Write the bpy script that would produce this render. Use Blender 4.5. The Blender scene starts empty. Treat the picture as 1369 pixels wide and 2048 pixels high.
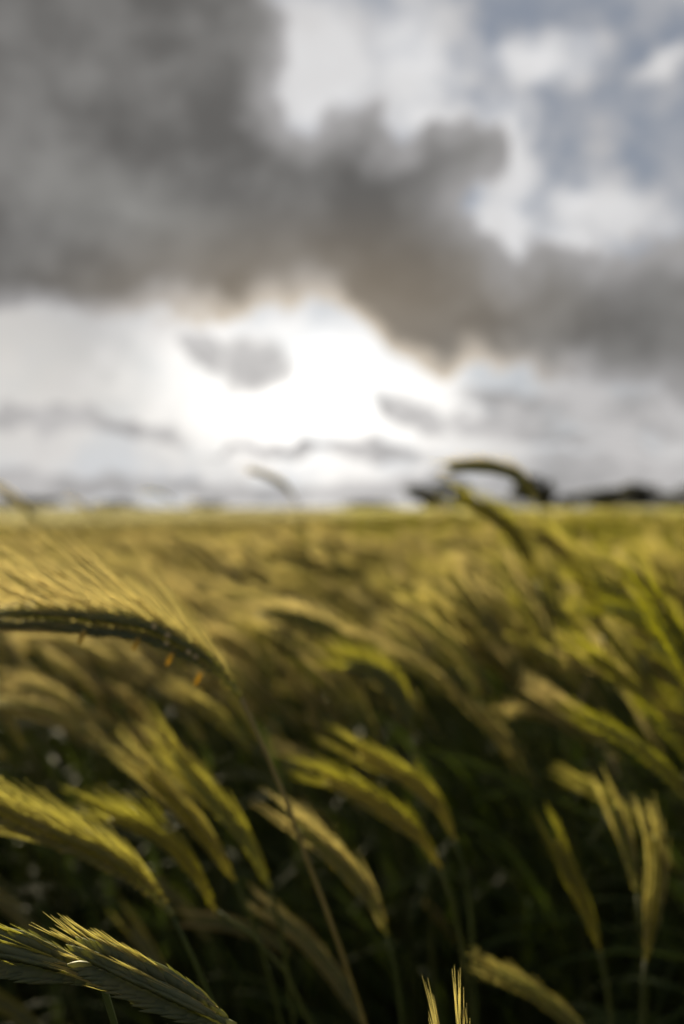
import bpy, math, random
import numpy as np
from mathutils import Vector, Matrix

random.seed(11)
np.random.seed(11)
R = math.radians
scene = bpy.context.scene
COL = scene.collection

# ------------------------------------------------------------------ camera
PW, PH = 1369.0, 2048.0
LENS, SENS = 35.0, 36.0
FPX = LENS / SENS * PH              # focal length in photo pixels
CAMZ = 1.25
HORIZON = 1015.0
cd = bpy.data.cameras.new('camera')
cam = bpy.data.objects.new('camera', cd)
COL.objects.link(cam)
cd.lens = LENS
cd.sensor_fit = 'VERTICAL'
cd.sensor_height = SENS
cd.sensor_width = SENS
cd.shift_y = -(PH / 2 - HORIZON) / PH
cd.clip_start = 0.02
cd.clip_end = 9000
cd.dof.use_dof = True
cd.dof.focus_distance = 0.305
cd.dof.aperture_fstop = 6.1
cam.location = (0, 0, CAMZ)
cam.rotation_euler = (R(90), 0, 0)
scene.camera = cam


def at(px, py, d):
    """point at depth d (metres ahead of the camera) on the line of sight of a photo pixel"""
    return Vector(((px - PW / 2) / FPX * d, d, CAMZ + (HORIZON - py) / FPX * d))


# ------------------------------------------------------------------ view, sun, sky
scene.view_settings.view_transform = 'Standard'
scene.view_settings.look = 'None'
scene.view_settings.exposure = 1.3
scene.view_settings.gamma = 1.0
scene.view_settings.use_curve_mapping = False
scene.cycles.max_bounces = 4
scene.cycles.use_denoising = True
scene.cycles.diffuse_bounces = 3
scene.cycles.glossy_bounces = 1
scene.cycles.transmission_bounces = 3

SUN_EL, SUN_AZ = R(15.0), R(-24.0)         # low, ahead of the camera, behind the cloud edge
sd = bpy.data.lights.new('sun', 'SUN')
sun = bpy.data.objects.new('sun', sd)
COL.objects.link(sun)
sd.energy = 5.0
sd.angle = R(3.0)
sd.color = (1.0, 0.86, 0.57)
sdir = Vector((math.sin(SUN_AZ) * math.cos(SUN_EL), math.cos(SUN_AZ) * math.cos(SUN_EL), math.sin(SUN_EL)))
sun.rotation_euler = (-sdir).to_track_quat('-Z', 'Y').to_euler()
sun.location = (0, 0, 30)

world = bpy.data.worlds.new('World')
scene.world = world
world.use_nodes = True
world.cycles.sampling_method = 'NONE'
WT = world.node_tree
for n in list(WT.nodes):
    WT.nodes.remove(n)


class Nodes:
    """small helper that writes node expressions"""
    def __init__(self, tree):
        self.t = tree

    def new(self, kind, **kw):
        n = self.t.nodes.new(kind)
        for k, v in kw.items():
            setattr(n, k, v)
        return n

    def put(self, sock, v):
        if isinstance(v, bpy.types.NodeSocket):
            self.t.links.new(v, sock)
        else:
            sock.default_value = v

    def m(self, op, a, b=None, c=None, clamp=False):
        n = self.new('ShaderNodeMath', operation=op, use_clamp=clamp)
        self.put(n.inputs[0], a)
        if b is not None:
            self.put(n.inputs[1], b)
        if c is not None:
            self.put(n.inputs[2], c)
        return n.outputs[0]

    def vm(self, op, a, b=None, scale=None):
        n = self.new('ShaderNodeVectorMath', operation=op)
        self.put(n.inputs[0], a)
        if b is not None:
            self.put(n.inputs[1], b)
        if scale is not None:
            self.put(n.inputs['Scale'], scale)
        return n.outputs[0]

    def noise(self, vec, scale, detail=3.0, rough=0.5, color=False, dist=0.0):
        n = self.new('ShaderNodeTexNoise')
        self.put(n.inputs['Vector'], vec)
        n.inputs['Scale'].default_value = scale
        n.inputs['Detail'].default_value = detail
        n.inputs['Roughness'].default_value = rough
        n.inputs['Distortion'].default_value = dist
        return n.outputs['Color' if color else 'Fac']

    def ramp(self, v, lo, hi, a=0.0, b=1.0, smooth=True):
        n = self.new('ShaderNodeMapRange')
        n.interpolation_type = 'SMOOTHSTEP' if smooth else 'LINEAR'
        self.put(n.inputs[0], v)
        n.inputs[1].default_value = lo
        n.inputs[2].default_value = hi
        n.inputs[3].default_value = a
        n.inputs[4].default_value = b
        return n.outputs[0]

    def mix(self, f, a, b):
        n = self.new('ShaderNodeMix', data_type='RGBA')
        self.put(n.inputs[0], f)
        for s, v in ((n.inputs[6], a), (n.inputs[7], b)):
            if isinstance(v, tuple):
                v = (v[0], v[1], v[2], 1.0)
            self.put(s, v)
        return n.outputs[2]

    def mixf(self, f, a, b):
        n = self.new('ShaderNodeMix', data_type='FLOAT')
        self.put(n.inputs[0], f)
        self.put(n.inputs[2], a)
        self.put(n.inputs[3], b)
        return n.outputs[0]


def sky_dir(px, py):
    u, v = (px - PW / 2) / FPX, (HORIZON - py) / FPX
    return math.atan(u), math.atan(v / math.sqrt(1 + u * u))


def build_sky():
    W = Nodes(WT)
    out = W.new('ShaderNodeOutputWorld')
    bg = W.new('ShaderNodeBackground')
    WT.links.new(bg.outputs[0], out.inputs[0])
    tc = W.new('ShaderNodeTexCoord')
    D = tc.outputs['Generated']
    sep = W.new('ShaderNodeSeparateXYZ')
    WT.links.new(D, sep.inputs[0])
    az = W.m('ARCTAN2', sep.outputs[0], sep.outputs[1])
    el = W.m('ARCSINE', sep.outputs[2])
    cmb = W.new('ShaderNodeCombineXYZ')
    W.put(cmb.inputs[0], az)
    W.put(cmb.inputs[1], el)
    P0 = cmb.outputs[0]
    # ragged cloud outlines: bend the sky coordinates with noise of two sizes
    n1 = W.vm('SUBTRACT', W.noise(D, 9.0, 2.0, 0.5, True), (0.5, 0.5, 0.5))
    n2 = W.vm('SUBTRACT', W.noise(D, 34.0, 2.0, 0.5, True), (0.5, 0.5, 0.5))
    P = W.vm('ADD', P0, W.vm('ADD', W.vm('SCALE', n1, scale=0.045), W.vm('SCALE', n2, scale=0.036)))
    sp = W.new('ShaderNodeSeparateXYZ')
    WT.links.new(P, sp.inputs[0])
    paz, pel = sp.outputs[0], sp.outputs[1]

    def blob(px, py, rx, ry, rot=0.0, src=None):
        """1 at the centre falling to 0 at the rim of an ellipse on the sky"""
        a, e = sky_dir(px, py)
        mp = W.new('ShaderNodeMapping', vector_type='TEXTURE')
        W.put(mp.inputs['Vector'], P if src is None else src)
        mp.inputs['Location'].default_value = (a, e, 0)
        mp.inputs['Rotation'].default_value = (0, 0, R(rot))
        mp.inputs['Scale'].default_value = (rx / FPX, ry / FPX, 1)
        g = W.new('ShaderNodeTexGradient', gradient_type='SPHERICAL')
        WT.links.new(mp.outputs[0], g.inputs[0])
        return g.outputs['Fac']

    def union(lst):
        v = lst[0]
        for b in lst[1:]:
            v = W.m('SMOOTH_MAX', v, b, 0.15)
        return v

    AR, ER = 0.5, 0.7      # curve ranges: azimuth -0.5..0.5, elevation 0..0.7

    def edge(pts):
        """elevation of a cloud edge as a curve over azimuth"""
        fc = W.new('ShaderNodeFloatCurve')
        W.put(fc.inputs['Value'], W.m('MULTIPLY_ADD', paz, 0.5 / AR, 0.5, clamp=True))
        c = fc.mapping.curves[0]
        pp = []
        for x, y in pts:
            a, e = sky_dir(x, y)
            pp.append((a * 0.5 / AR + 0.5, min(max(e / ER, 0.0), 1.0)))
        pp = [(0.0, pp[0][1])] + pp + [(1.0, pp[-1][1])]
        c.points[0].location, c.points[1].location = pp[0], pp[-1]
        for q in pp[1:-1]:
            c.points.new(*q)
        fc.mapping.update()
        return W.m('MULTIPLY', fc.outputs[0], ER)

    # clear sky between the clouds
    nis = W.new('ShaderNodeTexSky', sky_type='NISHITA')
    nis.sun_disc = False
    nis.sun_elevation = SUN_EL
    nis.sun_rotation = SUN_AZ
    nis.air_density = 1.0
    nis.dust_density = 0.6
    nis.ozone_density = 1.6
    clear = W.vm('SCALE', nis.outputs[0], scale=0.075)

    fine = W.noise(D, 16.0, 3.0, 0.6)
    # thin sunlit veil: whitens the sky towards the sun
    glow = blob(620, 780, 660, 330, 0, P0)
    glow = W.m('POWER', glow, 1.3)
    core = blob(610, 775, 480, 245, -6)
    core = W.ramp(W.m('ADD', core, W.m('MULTIPLY_ADD', fine, 0.5, -0.25)), 0.0, 0.95)

    mid = W.noise(D, 7.0, 2.0, 0.55)

    # 1. high broken white cloud, upper right
    high = union([blob(640, 130, 190, 200, 0), blob(850, 110, 230, 190, 10), blob(1060, 115, 210, 80, -5),
                  blob(1010, 300, 110, 190, 15), blob(1000, 470, 120, 140, 0), blob(1200, 420, 190, 90, -10),
                  blob(860, 250, 200, 90, 0), blob(1330, 130, 120, 40, 10), blob(1150, 500, 160, 100, 0)])
    high_m = W.ramp(W.m('ADD', W.m('ADD', high, W.m('MULTIPLY_ADD', mid, 1.0, -0.5)), W.m('MULTIPLY_ADD', fine, 1.5, -0.78)), -0.15, 0.75)
    # 2. layered low cloud along the horizon
    low = union([blob(90, 842, 170, 30, 6), blob(260, 858, 130, 30, -8), blob(560, 888, 210, 17, 4), blob(740, 900, 140, 34, -12),
                 blob(1040, 800, 150, 40, -8), blob(1010, 850, 170, 36, -4), blob(815, 830, 110, 38, -28), blob(1300, 825, 360, 60, -6), blob(1150, 880, 200, 16, -4), blob(1250, 925, 280, 30, -2),
                 blob(1180, 968, 300, 60, 0), blob(60, 985, 420, 46, 0), blob(520, 728, 100, 80, 6),
                 blob(425, 715, 60, 40, -30), blob(850, 985, 330, 36, 0), blob(450, 985, 300, 26, 0)])
    low_m = W.ramp(W.m('ADD', low, W.m('MULTIPLY_ADD', fine, 0.9, -0.42)), -0.05, 0.62)
    # 3. the heavy grey cloud
    lo_e = edge([(-300, 640), (-100, 640), (0, 622), (120, 640), (230, 632), (330, 612), (420, 628), (480, 640), (540, 600),
                 (640, 592), (720, 640), (800, 705), (880, 748), (960, 715), (1080, 735), (1200, 752), (1369, 778), (1600, 790)])
    def hole(px, py, rx, ry, rot=0.0):
        """signed distance from an elliptic opening: negative inside"""
        a, e = sky_dir(px, py)
        mp = W.new('ShaderNodeMapping', vector_type='TEXTURE')
        W.put(mp.inputs['Vector'], P)
        mp.inputs['Location'].default_value = (a, e, 0)
        mp.inputs['Rotation'].default_value = (0, 0, R(rot))
        mp.inputs['Scale'].default_value = (rx / FPX, ry / FPX, 1)
        ln = W.new('ShaderNodeVectorMath', operation='LENGTH')
        WT.links.new(mp.outputs[0], ln.inputs[0])
        return W.m('MULTIPLY_ADD', ln.outputs['Value'], min(rx, ry) / FPX, -min(rx, ry) / FPX)

    heavy = W.m('SUBTRACT', pel, lo_e)
    for q in [(705, 30, 160, 180), (600, 180, 58, 70), (805, 195, 60, 72), (930, 70, 250, 150), (1250, 130, 235, 330, -6),
              (1020, 430, 56, 80, 8), (1190, 370, 210, 85, 4), (1400, 290, 160, 175)]:
        heavy = W.m('SMOOTH_MIN', heavy, hole(*q), 0.012)
    # beyond the frame unseen cloud is thickened to near overcast to cut ambient light
    azw = W.ramp(W.m('ABSOLUTE', az), 0.38, 0.55, 1.0, 0.0)
    elw = W.ramp(el, 0.50, 0.70, 1.0, 0.0)
    win = W.m('MULTIPLY', azw, elw)
    elsewhere = W.m('MULTIPLY_ADD', W.noise(D, 3.2, 2.0, 0.55), 0.55, -0.10)
    heavy = W.mixf(win, elsewhere, heavy)
    heavy = W.m('ADD', heavy, W.m('MULTIPLY_ADD', fine, 0.05, -0.02))
    heavy_m = W.ramp(heavy, -0.004, 0.009)
    thick = W.ramp(heavy, -0.004, 0.042)

    # colours (linear radiance)
    col = W.mix(0.75, clear, (0.265, 0.29, 0.345))
    veil = W.m('MULTIPLY', W.ramp(W.m('ADD', el, W.m('MULTIPLY_ADD', mid, 0.2, -0.1)), 0.03, 0.22, 0.97, 0.0), 1.0)
    col = W.mix(veil, col, W.mix(W.ramp(fine, 0.38, 0.62), (0.63, 0.645, 0.665), (0.87, 0.845, 0.815)))
    hb = W.ramp(W.m('ADD', W.m('MULTIPLY', high, 0.6), W.m('MULTIPLY', mid, 0.8)), 0.25, 0.95)
    col = W.mix(W.m('MULTIPLY', high_m, 0.9), col, W.mix(hb, (0.40, 0.40, 0.41), (0.84, 0.83, 0.83)))
    add = W.vm('SCALE', (1.0, 0.95, 0.88), scale=W.m('MULTIPLY_ADD', core, 0.85, W.m('MULTIPLY', glow, W.ramp(fine, 0.35, 0.65, 0.15, 0.45))))
    col = W.vm('ADD', col, add)
    # low layers: grey, pierced by the glow
    lowc = W.mix(W.ramp(fine, 0.35, 0.65), (0.34, 0.33, 0.325), (0.54, 0.525, 0.52))
    col = W.mix(W.m('MULTIPLY', low_m, 0.88), col, lowc)
    # heavy cloud: dark and neutral, browner where the sun stands behind it, thin rims brighter
    warm = blob(600, 640, 720, 260, 4, P0)
    body = W.mix(W.ramp(W.m('ADD', W.m('MULTIPLY', mid, 0.55), W.m('MULTIPLY', fine, 0.45)), 0.38, 0.62), (0.127, 0.123, 0.118), (0.238, 0.232, 0.224))
    lit = blob(270, 430, 300, 95, -14)
    body = W.mix(W.m('MULTIPLY', lit, 0.7), body, (0.34, 0.335, 0.32))
    body = W.mix(W.m('MULTIPLY', W.ramp(warm, 0.0, 0.95), 0.7), body, (0.265, 0.215, 0.155))
    rim = W.mix(W.ramp(glow, 0.05, 0.5), (0.40, 0.39, 0.39), (0.82, 0.72, 0.59))
    hc = W.mix(thick, rim, body)
    col = W.mix(heavy_m, col, hc)
    # towards the ground the sky below the horizon is dull
    W.put(bg.inputs['Color'], col)
    bg.inputs['Strength'].default_value = 0.405


build_sky()

# ------------------------------------------------------------------ materials


def mat(name):
    m = bpy.data.materials.new(name)
    m.use_nodes = True
    t = m.node_tree
    for n in list(t.nodes):
        t.nodes.remove(n)
    return m, Nodes(t)


def plant_mat(name, c1, c2, trans_col, trans=0.4, rough=0.55, straw=(0.42, 0.30, 0.11), straw_amt=0.35, nscale=60.0, spec=0.35):
    """thin plant tissue: rough gloss over diffuse, part of the light passes through"""
    m, N = mat(name)
    out = N.new('ShaderNodeOutputMaterial')
    tc = N.new('ShaderNodeTexCoord')
    geo = N.new('ShaderNodeNewGeometry')
    oi = N.new('ShaderNodeObjectInfo')
    n1 = N.noise(tc.outputs['Object'], nscale, 3.0, 0.6)
    base = N.mix(N.ramp(n1, 0.3, 0.7), c1, c2)
    patch = N.noise(geo.outputs['Position'], 1.3, 2.0, 0.5)
    ripe_lit = N.m('MULTIPLY', N.m('ADD', N.ramp(patch, 0.38, 0.58), N.ramp(oi.outputs['Random'], 0.45, 0.8)), straw_amt * 0.6, clamp=True)
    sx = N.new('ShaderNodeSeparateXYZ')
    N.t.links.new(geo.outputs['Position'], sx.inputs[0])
    ripe_lit = N.m('ADD', ripe_lit, N.ramp(sx.outputs[0], 0.5, -0.9, 0.0, 0.55 * straw_amt), clamp=True)  # more straw to the left: beige glow of sunlit awns put into colour
    base = N.mix(ripe_lit, base, straw)
    p = N.new('ShaderNodeBsdfPrincipled')
    N.put(p.inputs['Base Color'], base)
    p.inputs['Roughness'].default_value = rough
    p.inputs['Specular IOR Level'].default_value = spec
    tr = N.new('ShaderNodeBsdfTranslucent')
    tcol = N.mix(ripe_lit, trans_col, tuple(min(1, s * 1.35) for s in straw))
    N.put(tr.inputs['Color'], tcol)
    mx = N.new('ShaderNodeMixShader')
    mx.inputs[0].default_value = trans
    N.t.links.new(p.outputs[0], mx.inputs[1])
    N.t.links.new(tr.outputs[0], mx.inputs[2])
    N.t.links.new(mx.outputs[0], out.inputs[0])
    return m


M_EAR = plant_mat('rye_ear', (0.14, 0.195, 0.15), (0.25, 0.29, 0.19), (0.58, 0.58, 0.17), 0.42, 0.55, straw=(0.42, 0.37, 0.20), straw_amt=0.3, nscale=220, spec=0.25)
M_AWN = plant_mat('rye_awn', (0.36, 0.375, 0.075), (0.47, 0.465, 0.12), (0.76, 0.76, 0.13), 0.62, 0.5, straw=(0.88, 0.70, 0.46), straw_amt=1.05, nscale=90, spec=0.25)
M_EAR_LIT = plant_mat('lit_rye_ear', (0.22, 0.235, 0.10), (0.33, 0.33, 0.15), (0.66, 0.62, 0.14), 0.45, 0.55, straw=(0.6, 0.5, 0.3), straw_amt=0.3, nscale=220, spec=0.25)  # lighter, yellower husk copy: sunlight on these ears put into the colour
M_STEM = plant_mat('rye_stem', (0.05, 0.08, 0.035), (0.09, 0.12, 0.05), (0.18, 0.22, 0.04), 0.2, 0.5, straw_amt=0.1, nscale=40, spec=0.15)
M_STEM_LIT = plant_mat('lit_rye_stem', (0.17, 0.17, 0.11), (0.30, 0.28, 0.19), (0.4, 0.36, 0.15), 0.25, 0.45, nscale=60, spec=0.3)  # paler stem copy: light on the arching ear's stem painted in
M_LEAF = plant_mat('rye_leaf', (0.020, 0.046, 0.018), (0.042, 0.074, 0.024), (0.11, 0.17, 0.02), 0.3, 0.6, straw_amt=0.03, nscale=35, spec=0.2)
M_DRY = plant_mat('dry_leaf', (0.24, 0.23, 0.19), (0.36, 0.34, 0.28), (0.5, 0.45, 0.35), 0.3, 0.35, nscale=60, spec=0.6)
M_ANTHER = plant_mat('rye_anther', (0.60, 0.42, 0.08), (0.75, 0.58, 0.18), (0.8, 0.6, 0.12), 0.4, 0.5, straw_amt=0.0, nscale=300)
M_GLINT = plant_mat('glint_speck', (0.72, 0.58, 0.42), (0.82, 0.70, 0.55), (0.8, 0.75, 0.6), 0.3, 0.3, straw_amt=0.0, nscale=300, spec=0.7)  # colour for small sun glints on the husks, built as pale specks
M_TREE = plant_mat('tree_leaf', (0.05, 0.045, 0.025), (0.085, 0.075, 0.04), (0.06, 0.07, 0.02), 0.2, 0.6, straw_amt=0.0, nscale=2)


def ground_mat():
    m, N = mat('soil')
    out = N.new('ShaderNodeOutputMaterial')
    geo = N.new('ShaderNodeNewGeometry')
    n = N.noise(geo.outputs['Position'], 14.0, 6.0, 0.65)
    c = N.mix(n, (0.022, 0.018, 0.012), (0.055, 0.045, 0.03))
    p = N.new('ShaderNodeBsdfPrincipled')
    N.put(p.inputs['Base Color'], c)
    p.inputs['Roughness'].default_value = 0.95
    b = N.new('ShaderNodeBump')
    b.inputs['Strength'].default_value = 0.6
    b.inputs['Distance'].default_value = 0.03
    N.put(b.inputs['Height'], n)
    N.t.links.new(b.outputs[0], p.inputs['Normal'])
    N.t.links.new(p.outputs[0], out.inputs[0])
    return m


def bark_mat():
    m, N = mat('bark')
    out = N.new('ShaderNodeOutputMaterial')
    tc = N.new('ShaderNodeTexCoord')
    n = N.noise(tc.outputs['Object'], 3.0, 5.0, 0.6)
    p = N.new('ShaderNodeBsdfPrincipled')
    N.put(p.inputs['Base Color'], N.mix(n, (0.035, 0.027, 0.02), (0.09, 0.075, 0.055)))
    p.inputs['Roughness'].default_value = 0.9
    N.t.links.new(p.outputs[0], out.inputs[0])
    return m


M_SOIL = ground_mat()
M_BARK = bark_mat()

# ------------------------------------------------------------------ mesh helpers


class MB:
    """collects vertices and faces; build() links them as one mesh object"""
    def __init__(self):
        self.v, self.f, self.mi = [], [], []

    def add(self, vs, fs, mi=0):
        o = len(self.v)
        self.v.extend(vs)
        self.f.extend([tuple(i + o for i in f) for f in fs])
        self.mi.extend([mi] * len(fs))

    def join(self, other, mi):
        o = len(self.v)
        self.v.extend(other.v)
        self.f.extend([tuple(i + o for i in f) for f in other.f])
        self.mi.extend([mi] * len(other.f))

    def mesh(self, name, mats, smooth=True):
        me = bpy.data.meshes.new(name)
        me.from_pydata([tuple(p) for p in self.v], [], self.f)
        for m in mats:
            me.materials.append(m)
        if len(mats) > 1:
            me.polygons.foreach_set('material_index', self.mi)
        me.polygons.foreach_set('use_smooth', [smooth] * len(me.polygons))
        me.update()
        return me


def obj(name, me, parent=None):
    o = bpy.data.objects.new(name, me)
    COL.objects.link(o)
    o.parent = parent
    return o


def tag(o, label=None, cat=None, group=None, kind=None):
    if label:
        o['label'] = label
    if cat:
        o['category'] = cat
    if group:
        o['group'] = group
    if kind:
        o['kind'] = kind
    return o


def smooth_curve(pts, n):
    """n points evenly spaced along a Catmull-Rom curve through pts"""
    q = [pts[0] * 2 - pts[1]] + list(pts) + [pts[-1] * 2 - pts[-2]]
    den = []
    for i in range(1, len(q) - 2):
        for k in range(12):
            t = k / 12
            a, b, c, d = q[i - 1], q[i], q[i + 1], q[i + 2]
            den.append(0.5 * ((2 * b) + (c - a) * t + (2 * a - 5 * b + 4 * c - d) * t * t + (3 * b - a - 3 * c + d) * t ** 3))
    den.append(pts[-1].copy())
    L = [0.0]
    for i in range(1, len(den)):
        L.append(L[-1] + (den[i] - den[i - 1]).length)
    out, j = [], 0
    for k in range(n):
        s = L[-1] * k / (n - 1)
        while j < len(L) - 2 and L[j + 1] < s:
            j += 1
        u = (s - L[j]) / max(L[j + 1] - L[j], 1e-9)
        out.append(den[j].lerp(den[j + 1], min(u, 1.0)))
    return out, L[-1]


def tangents(c):
    n = len(c)
    return [(c[min(i + 1, n - 1)] - c[max(i - 1, 0)]).normalized() for i in range(n)]


def tube(mb, c, rad, sides=6, cap=True):
    T = tangents(c)
    up = Vector((0.13, 0.95, 0.2))
    vs = []
    for i, p in enumerate(c):
        t = T[i]
        a = (up - t * up.dot(t)).normalized()
        up = a
        b = t.cross(a)
        r = rad(i / (len(c) - 1)) if callable(rad) else rad
        for k in range(sides):
            th = 2 * math.pi * k / sides
            vs.append(p + a * (math.cos(th) * r) + b * (math.sin(th) * r))
    fs = []
    for i in range(len(c) - 1):
        for k in range(sides):
            k2 = (k + 1) % sides
            fs.append((i * sides + k, i * sides + k2, (i + 1) * sides + k2, (i + 1) * sides + k))
    if cap:
        fs.append(tuple(range(sides))[::-1])
        fs.append(tuple((len(c) - 1) * sides + k for k in range(sides)))
    mb.add(vs, fs)


def ribbon(mb, c, wid, side, fold=0.25):
    """leaf blade: two strips folded along the midrib"""
    T = tangents(c)
    vs, fs = [], []
    n = len(c)
    for i, p in enumerate(c):
        t = T[i]
        s = (side - t * side.dot(t)).normalized()
        nn = t.cross(s)
        w = wid(i / (n - 1))
        vs += [p + s * w + nn * w * fold, p, p - s * w + nn * w * fold]
    for i in range(n - 1):
        a = i * 3
        fs += [(a, a + 1, a + 4, a + 3), (a + 1, a + 2, a + 5, a + 4)]
    mb.add(vs, fs)


def floret(mb, M, L, w, th, seg=4, sides=5):
    """one husk: a pointed, slightly keeled lens along local Z"""
    prof = [(0.0, 0.35), (0.22, 0.9), (0.48, 1.0), (0.75, 0.62), (1.0, 0.06)]
    vs, fs = [], []
    for z, r in prof:
        for k in range(sides):
            a = 2 * math.pi * k / sides
            vs.append(M @ Vector((math.cos(a) * w * r, math.sin(a) * th * r + 0.18 * th * z, z * L)))
    for i in range(len(prof) - 1):
        for k in range(sides):
            k2 = (k + 1) % sides
            fs.append((i * sides + k, i * sides + k2, (i + 1) * sides + k2, (i + 1) * sides + k))
    fs.append(tuple(range(sides))[::-1])
    mb.add(vs, fs)


def spikelet(mb, M, size=1.0, sides=5):
    """two husks side by side and two narrow glumes; local Z points to the tip, local Y away from the ear's axis"""
    for s in (-1, 1):
        mm = M @ Matrix.Translation((s * 0.0016 * size, 0.0006 * size, 0)) @ Matrix.Rotation(s * 0.13, 4, 'Y')
        floret(mb, mm, 0.0115 * size, 0.0017 * size, 0.0019 * size, sides=sides)
        mm = M @ Matrix.Translation((s * 0.0029 * size, 0.0010 * size, 0)) @ Matrix.Rotation(s * 0.24, 4, 'Y')
        floret(mb, mm, 0.0085 * size, 0.0006 * size, 0.0010 * size, sides=4)


def awn(mb, p, d, bend, L, r, seg=3):
    """a long bristle curving with the wind"""
    c = []
    for i in range(seg + 1):
        t = i / seg
        c.append(p + d * (L * t) + bend * (L * t * t))
    tube(mb, c, lambda t: r * (1 - 0.85 * t), 3, cap=False)


def ear_frames(curve, nodes, rank):
    """positions up the ear, alternately on two sides"""
    c, L = smooth_curve(curve, nodes + 2)
    T = tangents(c)
    out = []
    for i in range(nodes):
        t = T[i + 1]
        rk = (rank - t * rank.dot(t)).normalized()
        out.append((c[i + 1], t, rk * (1 if i % 2 else -1), (i + 1) / (nodes + 1)))
    return out, L


def spike_matrix(p, t, side, tilt, size):
    """spikelet placed on the axis, leaning outward to its side"""
    z = (t * math.cos(tilt) + side * math.sin(tilt)).normalized()
    y = (side - z * side.dot(z)).normalized()
    x = y.cross(z)
    m = Matrix((x, y, z)).transposed().to_4x4()
    m.translation = p + side * 0.0011 * size
    return m


WIND = Vector((-1.0, 0.12, 0.05)).normalized()


def make_ear(curve, rank, nodes, rnd, awn_len=0.04, spread=(0.42, 0.42), wind=0.35, size=1.0, awn_r=0.00028, per=2, seg=3, rachis=True, sides=5, taper=5.0):
    """returns the husk mesh data, the bristle mesh data and the spikelet matrices"""
    body, bristles, mats = MB(), MB(), []
    fr, L = ear_frames(curve, nodes, rank)
    for i, (p, t, side, u) in enumerate(fr):
        sz = size * min(1.0, 0.38 + taper * u) * (0.62 + 0.45 * math.sin(math.pi * min(max(u * 0.9 + 0.08, 0), 1)) ** 0.7) * rnd.uniform(0.92, 1.06)
        tilt = 0.26 + rnd.uniform(-0.05, 0.06)
        m = spike_matrix(p, t, side, tilt, sz)
        mats.append((m, sz))
        spikelet(body, m, sz, sides)
        up = i % 2
        for k in range(per):
            s = (-1, 1)[k % 2]
            base = m @ Vector((s * 0.0022 * sz, 0.0012, 0.0105 * sz))
            x = m.to_3x3() @ Vector((1, 0, 0))
            d = (t + side * (spread[up] * (0.1 + 1.25 * u) * rnd.uniform(0.5, 1.35)) + x * (s * rnd.uniform(0.0, 0.14))).normalized()
            l = awn_len * rnd.uniform(0.6, 1.15) * (0.75 + 0.5 * (1 - abs(u - 0.45)))
            awn(bristles, base, d, WIND * wind * rnd.uniform(0.4, 1.2), l, awn_r, seg)
    if rachis:
        c, _ = smooth_curve(curve, 10)
        tube(body, c, lambda q: 0.0013 * (1 - 0.5 * q), 5)
    return body, bristles, mats


def make_leaf(p, az, rise, L, w, droop, rnd, n=9):
    """a blade leaving the stem, arching over and blown by the wind"""
    d = Vector((math.cos(az), math.sin(az), 0))
    pts = []
    pos = p.copy()
    ang = rise
    st = L / (n - 1)
    for i in range(n):
        pts.append(pos.copy())
        v = d * math.cos(ang) + Vector((0, 0, math.sin(ang))) + WIND * 0.25 * (i / n)
        pos = pos + v.normalized() * st
        ang -= droop / n * (0.4 + 1.6 * i / n)
    side = d.cross(Vector((0, 0, 1)))
    side = (side + Vector((0, 0, rnd.uniform(-0.5, 0.5)))).normalized()
    mb = MB()
    ribbon(mb, pts, lambda t: w * min(1.0, 0.55 + t * 3) * max(0.02, (1 - t ** 2.2)), side)
    return mb


# ------------------------------------------------------------------ ground
gm = MB()
gm.add([(-4000, -200, 0), (4000, -200, 0), (4000, 6000, 0), (-4000, 6000, 0)], [(0, 1, 2, 3)])
ground = obj('ground', gm.mesh('ground', [M_SOIL], False))
tag(ground, 'dark bare soil under the rye field', 'ground', kind='structure')

# ------------------------------------------------------------------ trees on the horizon


def make_tree(px, top, wpx, dist, seed, name, label, cat='tree', group=None, low=False):
    rnd = random.Random(seed)
    base = at(px, HORIZON, dist)
    H = CAMZ + (HORIZON - top) / FPX * dist
    Wd = wpx / FPX * dist
    root = bpy.data.objects.new(name, None)
    COL.objects.link(root)
    root.location = (base.x, dist, 0)
    tr = MB()
    th = H * (0.25 if low else 0.5)
    tube(tr, [Vector((0, 0, -0.3)), Vector((0.1, 0, th * 0.5)), Vector((-0.1, 0.1, th))], lambda t: 0.05 * H * (1 - 0.6 * t), 7)
    lobes = []
    n = 9 if not low else 14
    for i in range(n):
        a = rnd.uniform(0, 2 * math.pi)
        rr = Wd * 0.5 * math.sqrt(rnd.random()) * 0.75
        zz = H * (rnd.uniform(0.25, 0.85) if low else rnd.uniform(0.12, 0.84))
        k = 1 - 0.55 * max(0, zz / H - 0.5) * 2
        c = Vector((math.cos(a) * rr * k, math.sin(a) * rr * 0.6 * k, zz))
        lobes.append((c, Wd * rnd.uniform(0.16, 0.26), H * rnd.uniform(0.12, 0.2)))
        tube(tr, [Vector((0, 0, th * rnd.uniform(0.4, 0.95))), c * 0.6 + Vector((0, 0, th * 0.3)), c], lambda t: 0.016 * H * (1 - 0.8 * t), 5)
    obj('trunk', tr.mesh('trunk', [M_BARK]), root)
    cr = MB()
    for c, rx, rz in lobes:
        for i in range(260):
            v = Vector((rnd.gauss(0, 1), rnd.gauss(0, 1), rnd.gauss(0, 1))).normalized() * rnd.random() ** 0.4
            p = c + Vector((v.x * rx, v.y * rx, v.z * rz))
            if p.z > H:
                continue
            s = H * rnd.uniform(0.03, 0.075)
            a = Vector((rnd.gauss(0, 1), rnd.gauss(0, 1), rnd.gauss(0, 1))).normalized()
            b = a.orthogonal().normalized()
            cr.add([p - a * s, p - b * s * 0.6, p + a * s, p + b * s * 0.6], [(0, 1, 2, 3)])
    obj('crown', cr.mesh('crown', [M_TREE], False), root)
    tag(root, label, cat, group)
    return root


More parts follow.
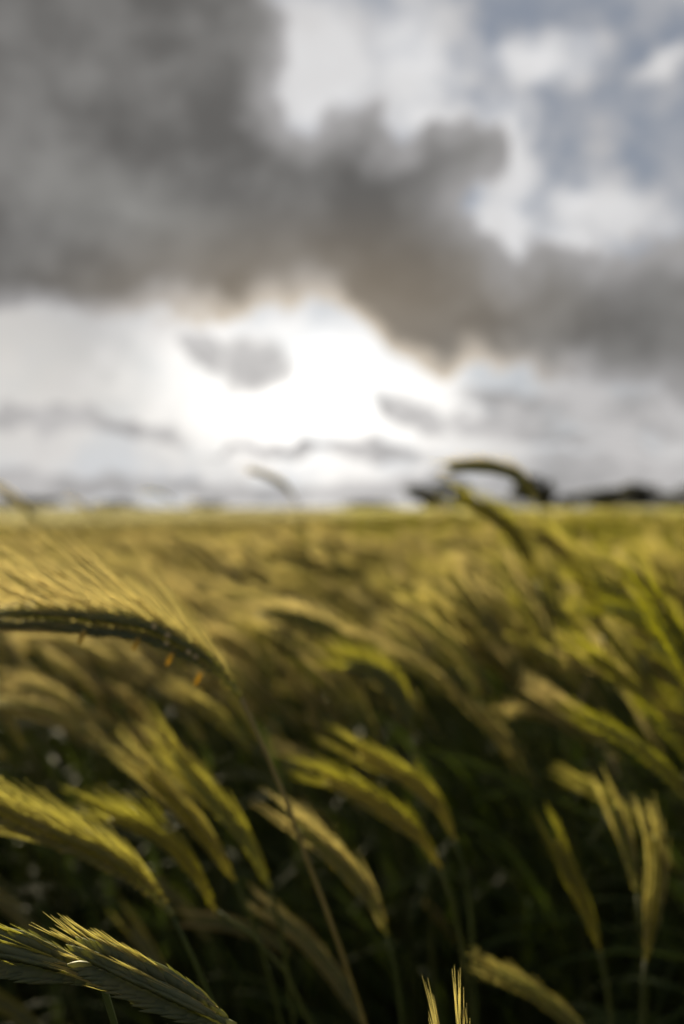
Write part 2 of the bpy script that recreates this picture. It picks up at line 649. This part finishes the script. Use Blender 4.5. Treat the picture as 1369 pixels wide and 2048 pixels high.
TREES = [
    (848, 969, 99, 'round dark tree, leftmost of the trees right of the pale gap', 'broad_tree'),
    (908, 963, 101, 'dark round tree left of the tall arching ear on the skyline', 'broad_tree'),
    (1052, 948, 114, 'dark tree right behind the arching ear on the skyline', 'broad_tree'),
    (1098, 957, 39, 'tall slender tree just right of the arching skyline ear', 'slender_tree'),
    (1184, 962, 131, 'dark rounded tree between the slender tree and the large right tree', 'broad_tree'),
    (1292, 958, 166, 'large broad dark tree near the right edge of the horizon', 'broad_tree'),
    (1380, 968, 131, 'dark tree cut by the right edge of the picture', 'broad_tree'),
]
for i, (px, top, w, lab, nm) in enumerate(TREES):
    make_tree(px, top, w, 330 + 14 * (i % 3), 50 + i, nm, lab, 'tree', 'trees on the horizon')
HEDGES = [
    (75, 994, 210, 'long low dark hedge on the far left horizon'),
    (232, 1001, 130, 'short faint hedge right of the long left hedge on the horizon'),
    (415, 1003, 90, 'small hedge clump on the horizon above the pale field centre'),
    (985, 998, 170, 'low dark hedge on the horizon under the tip of the dark arching ear'),
    (1135, 997, 150, 'low dark hedge between the slender tree and the rounded tree'),
    (1240, 996, 150, 'low dark hedge left of the large broad tree on the right'),
    (735, 999, 130, 'low hedge on the horizon between centre and the round trees'),
]
for i, (px, top, w, lab) in enumerate(HEDGES):
    make_tree(px, top, w, 420, 90 + i, 'hedge', lab, 'hedge', 'hedges on the horizon', low=True)

# ------------------------------------------------------------------ rye plants: prototypes
RYE_GROUP = 'rye plants in the near field'


def plant_curve(rnd, bend, lean, stem_len, ear_len):
    """stem and ear centre line from the ground up, bowing towards -X"""
    pts = []
    pos = Vector((0, 0, 0))
    Lt = stem_len + ear_len
    n = 40
    st = Lt / n
    side = rnd.uniform(-0.12, 0.12)
    start = stem_len - rnd.uniform(0.16, 0.30)
    for i in range(n + 1):
        pts.append(pos.copy())
        s = i * st
        k = min(max((s - start) / (Lt - start), 0), 1)
        a = lean * (s / Lt) + bend * (k ** 1.35)
        pos = pos + Vector((-math.sin(a), math.sin(a) * side, math.cos(a))) * st
    m = int(round(stem_len / st))
    return pts[:m + 1], pts[m:]


class Proto:
    pass


def make_proto(i, bend):
    rnd = random.Random(300 + i)
    P = Proto()
    stem_c, ear_c = plant_curve(rnd, bend, rnd.uniform(0.06, 0.2), rnd.uniform(1.02, 1.14), rnd.uniform(0.10, 0.135))
    P.top = max(p.z for p in ear_c + stem_c)
    P.mid = ear_c[len(ear_c) // 2]
    sm = MB()
    c, _ = smooth_curve(stem_c[::3] + [stem_c[-1]], 22)
    tube(sm, c, lambda t: 0.0019 - 0.0008 * t, 6)
    P.stem = sm
    a = rnd.uniform(0, math.pi)
    rank = Vector((math.cos(a) * 0.5, math.sin(a), 0.6)).normalized()
    P.ear, P.awns, _ = make_ear(ear_c, rank, rnd.randint(26, 34), rnd, awn_len=rnd.uniform(0.020, 0.036),
                                spread=(rnd.uniform(0.06, 0.18), rnd.uniform(0.06, 0.18)), wind=rnd.uniform(0.0, 0.10), awn_r=0.00042, per=4, size=0.88)
    P.leaves = []
    for k, h in enumerate((0.45, 0.58, 0.68, 0.78)):
        q = stem_c[int(len(stem_c) * h)]
        az = math.pi + rnd.uniform(-1.5, 1.5) if rnd.random() < 0.75 else rnd.uniform(0, 6.28)
        P.leaves.append(make_leaf(q, az, rnd.uniform(0.7, 1.3), rnd.uniform(0.18, 0.28), rnd.uniform(0.0045, 0.0068), rnd.uniform(1.4, 3.0), rnd))
    # simple version for the mass beyond
    lo = MB()
    c, _ = smooth_curve(stem_c[::8] + [stem_c[-1]], 7)
    b = MB()
    tube(b, c, 0.0016, 3, False)
    lo.join(b, 2)
    c, _ = smooth_curve(ear_c, 6)
    b = MB()
    tube(b, c, lambda t: 0.0065 * math.sin(math.pi * (0.12 + 0.8 * t)), 5, False)
    lo.join(b, 0)
    b = MB()
    fr, _ = ear_frames(ear_c, 26, rank)
    for p, t, s, u in fr:
        d = (t + s * rnd.uniform(0.2, 0.6) + Vector((rnd.uniform(-1, 1), rnd.uniform(-1, 1), rnd.uniform(-1, 1))) * 0.25).normalized()
        x = d.orthogonal().normalized() * 0.0010
        e = p + d * rnd.uniform(0.035, 0.055)
        b.add([p + x, p - x, e], [(0, 1, 2)])
    lo.join(b, 1)
    lo.join(P.leaves[3], 3)
    P.low = lo
    return P


BENDS = [0.65, 0.8, 0.9, 1.0, 1.1, 1.2, 1.3, 1.4, 1.55, 1.7, 0.5, 1.2]
PROTOS = [make_proto(i, b) for i, b in enumerate(BENDS)]
for P in PROTOS:
    P.me_stem = P.stem.mesh('stem', [M_STEM])
    P.me_ear = P.ear.mesh('ear', [M_EAR])
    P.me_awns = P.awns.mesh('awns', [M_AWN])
    P.me_leaves = [l.mesh('leaf', [M_LEAF]) for l in P.leaves]
    full = MB()
    full.join(P.ear, 0)
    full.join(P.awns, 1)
    full.join(P.stem, 2)
    for l in P.leaves:
        full.join(l, 3)
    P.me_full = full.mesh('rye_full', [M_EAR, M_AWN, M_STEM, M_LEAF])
    P.me_low = P.low.mesh('rye_simple', [M_EAR, M_AWN, M_STEM, M_LEAF])

# ------------------------------------------------------------------ individually placed plants
# label, depth, ear points tip->base (photo pixels), stem points below the ear, options
HEROES = [
    dict(lab='large arching rye ear with long pale awns reaching in from the left edge', d=0.46, full=True,
         ear=[(-70, 1246), (0, 1239), (100, 1237), (200, 1246), (300, 1264), (380, 1302), (440, 1346), (482, 1394)],
         stem=[(512, 1455), (545, 1535), (578, 1615), (603, 1690)], awn=0.060, spread=(0.10, 0.60), wind=0.0, nodes=58, size=1.02, anthers_glints=True, run=0.10),
    dict(lab='sharp rye ear at the bottom left with comb-like husks and short awns', d=0.298, full=True,
         ear=[(160, 1936), (220, 1950), (300, 1978), (380, 2010), (470, 2056)],
         stem=[(520, 2090), (580, 2150), (630, 2230)], awn=0.013, spread=(0.10, 0.16), wind=0.0, nodes=32, size=1.0, run=0.05),
    dict(lab='sharp rye ear cut by the left edge behind the bottom left ear', d=0.312, full=True,
         ear=[(-150, 1898), (-60, 1903), (20, 1916), (110, 1932), (205, 1966)],
         stem=[(232, 2010), (246, 2090), (256, 2200)], awn=0.016, spread=(0.10, 0.20), wind=0.0, nodes=36, size=1.1, run=0.03),
    dict(yellow=True, lab='bowed straw-coloured ear at the left edge above the bottom left ears', d=0.45, full=True,
         ear=[(-90, 1592), (0, 1632), (100, 1672), (200, 1712), (272, 1756), (320, 1800), (346, 1832)],
         stem=[(372, 1890), (402, 1950), (445, 2050)], awn=0.032, spread=(0.12, 0.32), wind=0.03, nodes=48, size=0.92, run=0.05),
    dict(yellow=True, lab='blurred bowed ear just behind the straw-coloured ear on the left', d=0.52,
         ear=[(215, 1640), (290, 1665), (350, 1702), (400, 1762), (432, 1822)],
         stem=[(490, 1860), (560, 1925), (612, 2030)], awn=0.026, spread=(0.05, 0.11), nodes=36, size=0.61),
    dict(yellow=True, lab='yellow leaning ear, left of two parallel ears in the left middle', d=0.56,
         ear=[(292, 1552), (340, 1600), (385, 1645), (430, 1700), (470, 1762)],
         stem=[(500, 1830), (530, 1920), (560, 2040)], awn=0.03, spread=(0.07, 0.11), nodes=36, size=0.68),
    dict(lab='greener leaning ear, right of two parallel ears in the left middle', d=0.58,
         ear=[(345, 1512), (395, 1572), (450, 1630), (505, 1700), (540, 1775)],
         stem=[(560, 1850), (575, 1940), (590, 2060)], awn=0.03, spread=(0.07, 0.11), nodes=38, size=0.65),
    dict(yellow=True, lab='yellow-tipped arching ear, upper of two in the lower centre', d=0.62,
         ear=[(722, 1512), (775, 1540), (830, 1572), (880, 1618), (912, 1680)],
         stem=[(932, 1750), (944, 1840), (950, 1960)], awn=0.026, spread=(0.07, 0.10), nodes=34, size=0.71),
    dict(yellow=True, lab='arching ear, lower of two curved ears in the lower centre', d=0.60,
         ear=[(655, 1566), (720, 1592), (785, 1632), (845, 1680), (882, 1735)],
         stem=[(905, 1800), (925, 1890), (940, 2000)], awn=0.026, spread=(0.07, 0.10), nodes=36, size=0.78),
    dict(lab='drooping ear below the two curved ears in the lower centre', d=0.58,
         ear=[(602, 1664), (655, 1705), (710, 1760), (752, 1815), (775, 1870)],
         stem=[(795, 1950), (805, 2040), (812, 2150)], awn=0.026, spread=(0.07, 0.11), nodes=34, size=0.75),
    dict(lab='upright rye ear whose sharp tips just enter the bottom edge', d=0.310,
         ear=[(908, 2112), (914, 2166), (922, 2230), (934, 2350), (945, 2490)],
         stem=[(972, 2600), (985, 2750), (995, 2900)], awn=0.019, spread=(0.09, 0.09), wind=0.0, nodes=40, size=0.6),
    dict(yellow=True, lab='upright yellow ear with forked tip in the lower right', d=0.60,
         ear=[(1118, 1690), (1138, 1735), (1160, 1790), (1185, 1850), (1200, 1900)],
         stem=[(1215, 1970), (1225, 2060), (1232, 2180)], awn=0.024, spread=(0.05, 0.10), nodes=28, size=0.65),
    dict(yellow=True, lab='upright yellow ear closest to the right edge in the lower right', d=0.58,
         ear=[(1312, 1685), (1316, 1740), (1312, 1800), (1300, 1870), (1292, 1920)],
         stem=[(1286, 1990), (1282, 2080), (1280, 2200)], awn=0.024, spread=(0.04, 0.07), nodes=30, size=0.75),
    dict(lab='upright ear just left of the rightmost yellow ear', d=0.66,
         ear=[(1232, 1622), (1248, 1670), (1264, 1725), (1276, 1790)],
         stem=[(1284, 1860), (1290, 1950), (1294, 2060)], awn=0.024, spread=(0.05, 0.07), nodes=30, size=0.68),
    dict(lab='dark arching ear standing out above the horizon on the right', d=1.15,
         ear=[(905, 934), (945, 932), (990, 936), (1030, 950), (1058, 976), (1078, 1010)],
         stem=[(1090, 1060), (1105, 1130), (1125, 1230)], awn=0.022, spread=(0.10, 0.12), wind=0.0, nodes=36, size=1.35, lift=True),
    dict(yellow=True, lab='small pale ear standing out above the horizon left of centre', d=2.2,
         ear=[(500, 940), (535, 952), (570, 972), (592, 1000)],
         stem=[(602, 1030), (610, 1070), (618, 1130)], awn=0.02, spread=(0.08, 0.1), wind=0.0, nodes=34, size=1.15),
    dict(yellow=True, lab='tall olive ear just under the horizon left of the dark arching ear', d=0.95,
         ear=[(940, 1004), (985, 1030), (1025, 1065), (1055, 1110), (1075, 1160)],
         stem=[(1095, 1230), (1112, 1320), (1125, 1430)], awn=0.03, spread=(0.11, 0.17), nodes=34, size=1.1),
    dict(yellow=True, lab='long olive ear leaning left below the dark arching ear', d=0.9,
         blades=[(0.95, 0.0022, [(1238, 1560), (1215, 1500), (1178, 1460), (1158, 1420), (1172, 1375), (1186, 1330)], M_DRY)],
         ear=[(1085, 1070), (1130, 1110), (1165, 1160), (1190, 1215), (1205, 1270)],
         stem=[(1222, 1350), (1238, 1440), (1250, 1560)], awn=0.032, spread=(0.11, 0.17), nodes=34, size=1.05),
    dict(lab='bluish grey arching ear between the large arching ear and the middle of the field', d=0.98,
         ear=[(520, 1228), (580, 1232), (640, 1250), (690, 1282), (722, 1325)],
         stem=[(745, 1390), (765, 1480), (782, 1590)], awn=0.032, spread=(0.08, 0.22), nodes=36, size=1.1),
    dict(lab='green ear arching left in the middle of the field', d=0.78,
         ear=[(700, 1330), (745, 1345), (785, 1375), (812, 1420), (826, 1470)],
         stem=[(838, 1540), (848, 1630), (855, 1740)], awn=0.03, spread=(0.11, 0.17), nodes=34, size=1.1),
]
HEROES_XY = []
SPIKE_ME = {}
for hi, h in enumerate(HEROES):
    rnd = random.Random(700 + hi)
    d = h['d']
    ear = [at(x, y, d) for x, y in h['ear']][::-1]
    # the tip swings a little away from the photographer
    for k, p in enumerate(ear):
        p.y += 0.012 * (k / len(ear)) ** 2
    st = [at(x, y, d) for x, y in h['stem']]
    last, prev = st[-1], st[-2]
    slope = (last.x - prev.x) / max(prev.z - last.z, 1e-3)
    back = 0.35 if hi == 0 else 0.03
    tail, z, x, dz = [], last.z, last.x, max(0.03, (prev - last).length * 1.3)
    while z - dz > 0.12:
        z -= dz
        x += slope * dz
        slope *= math.exp(-dz * 3.5)
        dz *= 1.5
        tail.append(Vector((x, d + back * (1 - z / last.z), z)))
    tail.append(Vector((x + slope * z, d + back, 0.0)))
    base = tail[-1]
    HEROES_XY.append((base.x, base.y))
    stem_pts = [ear[0]] + st + tail
    root = bpy.data.objects.new('rye_plant', None)
    COL.objects.link(root)
    root.location = base
    tag(root, h['lab'], 'rye plant', RYE_GROUP)
    off = lambda c: [p - base for p in c]
    sm = MB()
    c, _ = smooth_curve(off(stem_pts), 46)
    tube(sm, c, lambda t: 0.0011 + 0.0009 * t, 8)
    obj('stem', sm.mesh('stem', [M_STEM_LIT if hi == 0 else M_STEM]), root)
    rank = Vector((0, 0.12, 1)) if not h.get('up') else Vector((1, 0, 0))
    # the two ranks of husks lie in the plane facing the photographer
    tdir = (ear[-1] - ear[0]).normalized()
    rank = Vector((0, 1, 0)).cross(tdir)
    if rank.z < 0:
        rank = -rank
    rank = (rank + Vector((0, -0.35, 0))).normalized()
    body, bristles, mats = make_ear(off(ear), rank, h['nodes'], rnd, awn_len=h['awn'], spread=h['spread'], wind=h.get('wind', 0.1),
                                    size=h['size'], awn_r=(0.00034 if hi == 0 else 0.00030) if d < 0.5 else 0.00038, per=(4 if hi == 0 else 6) if h.get('full') else 4, seg=4, sides=6, taper=2.4)
    if h.get('full'):
        rm = MB()
        c, _ = smooth_curve(off(ear), 24)
        tube(rm, c, lambda q: 0.0016 * (1 - 0.96 * q), 6)
        e = obj('ear', rm.mesh('rachis', [M_EAR]), root)
        if 'me' not in SPIKE_ME:
            sp = MB()
            spikelet(sp, Matrix.Identity(4), 1.0, 7)
            SPIKE_ME['me'] = sp.mesh('spikelet', [M_EAR])
            SPIKE_ME['yellow'] = sp.mesh('spikelet', [M_EAR_LIT])
        for m, sz in mats:
            o = obj('spikelet', SPIKE_ME['yellow' if h.get('yellow') else 'me'], e)
            o.matrix_local = m @ Matrix.Scale(sz, 4)
    else:
        e = obj('ear', body.mesh('ear', [M_EAR_LIT if h.get('yellow') else M_EAR]), root)
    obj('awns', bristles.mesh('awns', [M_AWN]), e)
    # flag leaf and a lower leaf
    for k in range(2):
        q = c_ = smooth_curve(off(stem_pts), 20)[0][(15, 17)[k]]
        lf = make_leaf(q, math.pi + rnd.uniform(-1.2, 1.2), rnd.uniform(0.8, 1.3), rnd.uniform(0.14, 0.2), rnd.uniform(0.0035, 0.005), rnd.uniform(1.5, 2.8), rnd)
        obj('leaf', lf.mesh('leaf', [M_LEAF]), root)
    for dd, w, pl, m in h.get('blades', []):
        bl = MB()
        c, _ = smooth_curve([at(x, y, dd) - base for x, y in pl], 12)
        ribbon(bl, c, lambda t: w * max(0.05, 1 - t ** 2), Vector((1, -0.3, 0.5)))
        tag(obj('leaf', bl.mesh('leaf', [m]), root), 'pale kinked leaf catching the light')
    if h.get('anthers_glints'):
        def anther(px, py, L, ang, m, r=0.0011):
            a = at(px, py, d - 0.006) - base
            v = Vector((math.cos(ang), 0, math.sin(ang)))
            am = MB()
            tube(am, [a, a + v * L * 0.3, a + v * L * 0.7, a + v * L], lambda t: r * (0.45 + 0.6 * math.sin(math.pi * min(1, 0.12 + t * 0.8))), 6)
            obj('anther', am.mesh('anther', [m]), e)
        for px, py in ((170, 1262), (278, 1276), (345, 1306), (402, 1346)):
            anther(px, py, 0.0062, R(-115), M_ANTHER)
        for px, py in ((305, 1250), (332, 1268), (330, 1284), (374, 1302), (388, 1311)):
            anther(px, py, 0.0022, R(-40), M_GLINT, 0.0010)  # specks added where the husks glint

# ------------------------------------------------------------------ the crowd
def canopy(x, y):
    """height of the ear tops over the field: waves in the wind, taller on the right"""
    w = 0.030 * math.sin(x * 1.7 + y * 0.9) + 0.022 * math.sin(x * 4.1 - y * 2.3 + 1.0)
    return 1.135 + w + 0.05 * min(max(x / 0.8, -1), 1)


rnd = random.Random(5)
ORDER = sorted(range(len(BENDS)), key=lambda i: BENDS[i])


def pick(x):
    """the wind bows the plants more on the left than on the right"""
    c = 0.45 - 0.30 * min(max(x / 0.7, -1), 1)
    return ORDER[min(max(int((c + rnd.gauss(0, 0.22)) * len(ORDER)), 0), len(ORDER) - 1)]


pts = []          # x, y, top, proto, rotation, distance
def add_zone(y0, y1, dens, spread, margin):
    step = 1 / math.sqrt(dens)
    y = y0
    while y < y1:
        half = spread * max(y, 0) + margin
        x = -half
        while x < half:
            px_, py_ = x + rnd.uniform(-0.5, 0.5) * step, y + rnd.uniform(-0.5, 0.5) * step
            x += step
            dd = math.hypot(px_, py_)
            if 0.0 < py_ < 0.98 and abs(px_) < 0.36 * py_ + 0.05 and rnd.random() < 0.88:
                continue
            if py_ < 0.60 and abs(px_) < 0.42 + 0.3 * abs(py_) and py_ > -0.5:
                continue
            top = canopy(px_, py_) - abs(rnd.gauss(0, 0.10))
            if 1.6 < py_ < 9 and rnd.random() < 0.0012:
                top = 1.26 + rnd.uniform(0, 0.07)
            elif rnd.random() < 0.04:
                top += rnd.uniform(0.02, 0.06)
            if 0 < py_ < 1.6 and abs(px_ + 0.12) < 0.38 * py_ + 0.16:
                near = CAMZ - 0.015 - (0.48 if px_ > 0.05 else 0.62) * max(0, 1.12 - py_) - (0.05 if py_ < 3 and px_ < 0 else 0)
                top = min(top, near - rnd.uniform(0, 0.05))
            pts.append((px_, py_, top, pick(px_), rnd.gauss(0.0, 0.36), dd))
        y += step
add_zone(-1.6, 0.6, 260, 0.0, 1.8)
add_zone(0.6, 5.0, 410, 0.42, 0.5)
add_zone(5.0, 12.0, 140, 0.42, 0.5)
near_n = len(pts)
add_zone(12.0, 34.0, 60, 0.42, 0.5)


def in_view(p):
    P = PROTOS[p[3]]
    s = p[2] / P.top
    ex = p[0] + P.mid.x * s * math.cos(p[4])
    ey = p[1] + P.mid.x * s * math.sin(p[4])
    if ey < 0.3:
        return False
    u = PW / 2 + ex / ey * FPX
    v = HORIZON - (P.mid.z * s - CAMZ) / ey * FPX
    return 0 < u < PW and v < PH


cand = sorted([i for i in range(near_n) if in_view(pts[i])], key=lambda i: pts[i][1])
single = set(cand[:300 - len(HEROES)])
for i in sorted(single):
    x, y, top, k, rz, dd = pts[i]
    P = PROTOS[k]
    root = bpy.data.objects.new('rye_plant', None)
    COL.objects.link(root)
    s = top / P.top
    root.location = (x, y, 0)
    root.rotation_euler = (0, 0, rz)
    root.scale = (s, s, s)
    tag(root, 'green-gold rye plant blurred among the dense crowd of near ears', 'rye plant', RYE_GROUP)
    obj('stem', P.me_stem, root)
    e = obj('ear', P.me_ear, root)
    obj('awns', P.me_awns, e)
    for l in P.me_leaves:
        obj('leaf', l, root)

# everything further off: one mass
def scatter(name, rows, meshes, label):
    coll = bpy.data.collections.new(name + '_kinds')
    for j, me in enumerate(meshes):
        coll.objects.link(bpy.data.objects.new('%s_kind_%02d' % (name, j), me))
    me = bpy.data.meshes.new(name)
    me.from_pydata([(r[0], r[1], 0.0) for r in rows], [], [])
    a = me.attributes.new('kind_index', 'INT', 'POINT')
    a.data.foreach_set('value', [r[3] for r in rows])
    a = me.attributes.new('size', 'FLOAT', 'POINT')
    a.data.foreach_set('value', [r[2] / PROTOS[r[3]].top if r[3] < len(PROTOS) else r[2] for r in rows])
    a = me.attributes.new('turn', 'FLOAT_VECTOR', 'POINT')
    a.data.foreach_set('vector', [q for r in rows for q in (0.0, 0.0, r[4])])
    o = obj(name, me)
    g = bpy.data.node_groups.new(name, 'GeometryNodeTree')
    g.interface.new_socket('Geometry', in_out='INPUT', socket_type='NodeSocketGeometry')
    g.interface.new_socket('Geometry', in_out='OUTPUT', socket_type='NodeSocketGeometry')
    gi, go = g.nodes.new('NodeGroupInput'), g.nodes.new('NodeGroupOutput')
    ip = g.nodes.new('GeometryNodeInstanceOnPoints')
    ci = g.nodes.new('GeometryNodeCollectionInfo')
    ci.inputs['Collection'].default_value = coll
    ci.inputs['Separate Children'].default_value = True
    ci.inputs['Reset Children'].default_value = True
    def attr(nm, ty):
        n = g.nodes.new('GeometryNodeInputNamedAttribute')
        n.data_type = ty
        n.inputs['Name'].default_value = nm
        return n.outputs['Attribute']
    g.links.new(gi.outputs[0], ip.inputs['Points'])
    g.links.new(ci.outputs[0], ip.inputs['Instance'])
    ip.inputs['Pick Instance'].default_value = True
    g.links.new(attr('kind_index', 'INT'), ip.inputs['Instance Index'])
    g.links.new(attr('size', 'FLOAT'), ip.inputs['Scale'])
    g.links.new(attr('turn', 'FLOAT_VECTOR'), ip.inputs['Rotation'])
    g.links.new(ip.outputs[0], go.inputs[0])
    md = o.modifiers.new('scatter', 'NODES')
    md.node_group = g
    tag(o, label, 'rye', kind='stuff')
    return o


scatter('rye_crop', [pts[i] for i in range(near_n) if i not in single], [P.me_full for P in PROTOS],
        'dense blurred rye filling the field behind the near ears')

# distant field: simple plants, then broad tufts out to the trees
tufts = []
for j in range(4):
    rr = random.Random(900 + j)
    tb = MB()
    for q in range(46):
        P = PROTOS[rr.randrange(len(PROTOS))]
        x0, y0 = rr.uniform(-1.1, 1.1), rr.uniform(-1.1, 1.1)
        s = rr.uniform(0.92, 1.03)
        for mi in range(4):
            b = MB()
            b.v = P.low.v
            fs = [f for f, m in zip(P.low.f, P.low.mi) if m == mi and mi != 2]
            b.f = fs
            used = sorted({i for f in fs for i in f})
            mp = {a: n for n, a in enumerate(used)}
            tb.add([Vector((P.low.v[i].x * 1.6 + x0, P.low.v[i].y * 1.6 + y0, P.low.v[i].z * s)) for i in used],
                   [tuple(mp[i] for i in f) for f in fs], mi)
    tufts.append(tb.mesh('rye_tuft', [M_EAR, M_AWN, M_STEM, M_LEAF]))
far_rows = [pts[i] for i in range(near_n, len(pts))]
nt = len(PROTOS)
y = 34.0
while y < 300:
    st = 1.5 if y < 90 else 2.6
    half = 0.42 * y + 2
    x = -half
    while x < half:
        far_rows.append((x + rnd.uniform(-.7, .7) * st, y + rnd.uniform(-.7, .7) * st, rnd.uniform(0.92, 1.02), nt + rnd.randrange(4), rnd.gauss(0, 0.4), y))
        x += st
    y += st
scatter('distant_rye', far_rows, [P.me_low for P in PROTOS] + tufts, 'far rye field fading to a smooth golden strip below the horizon')
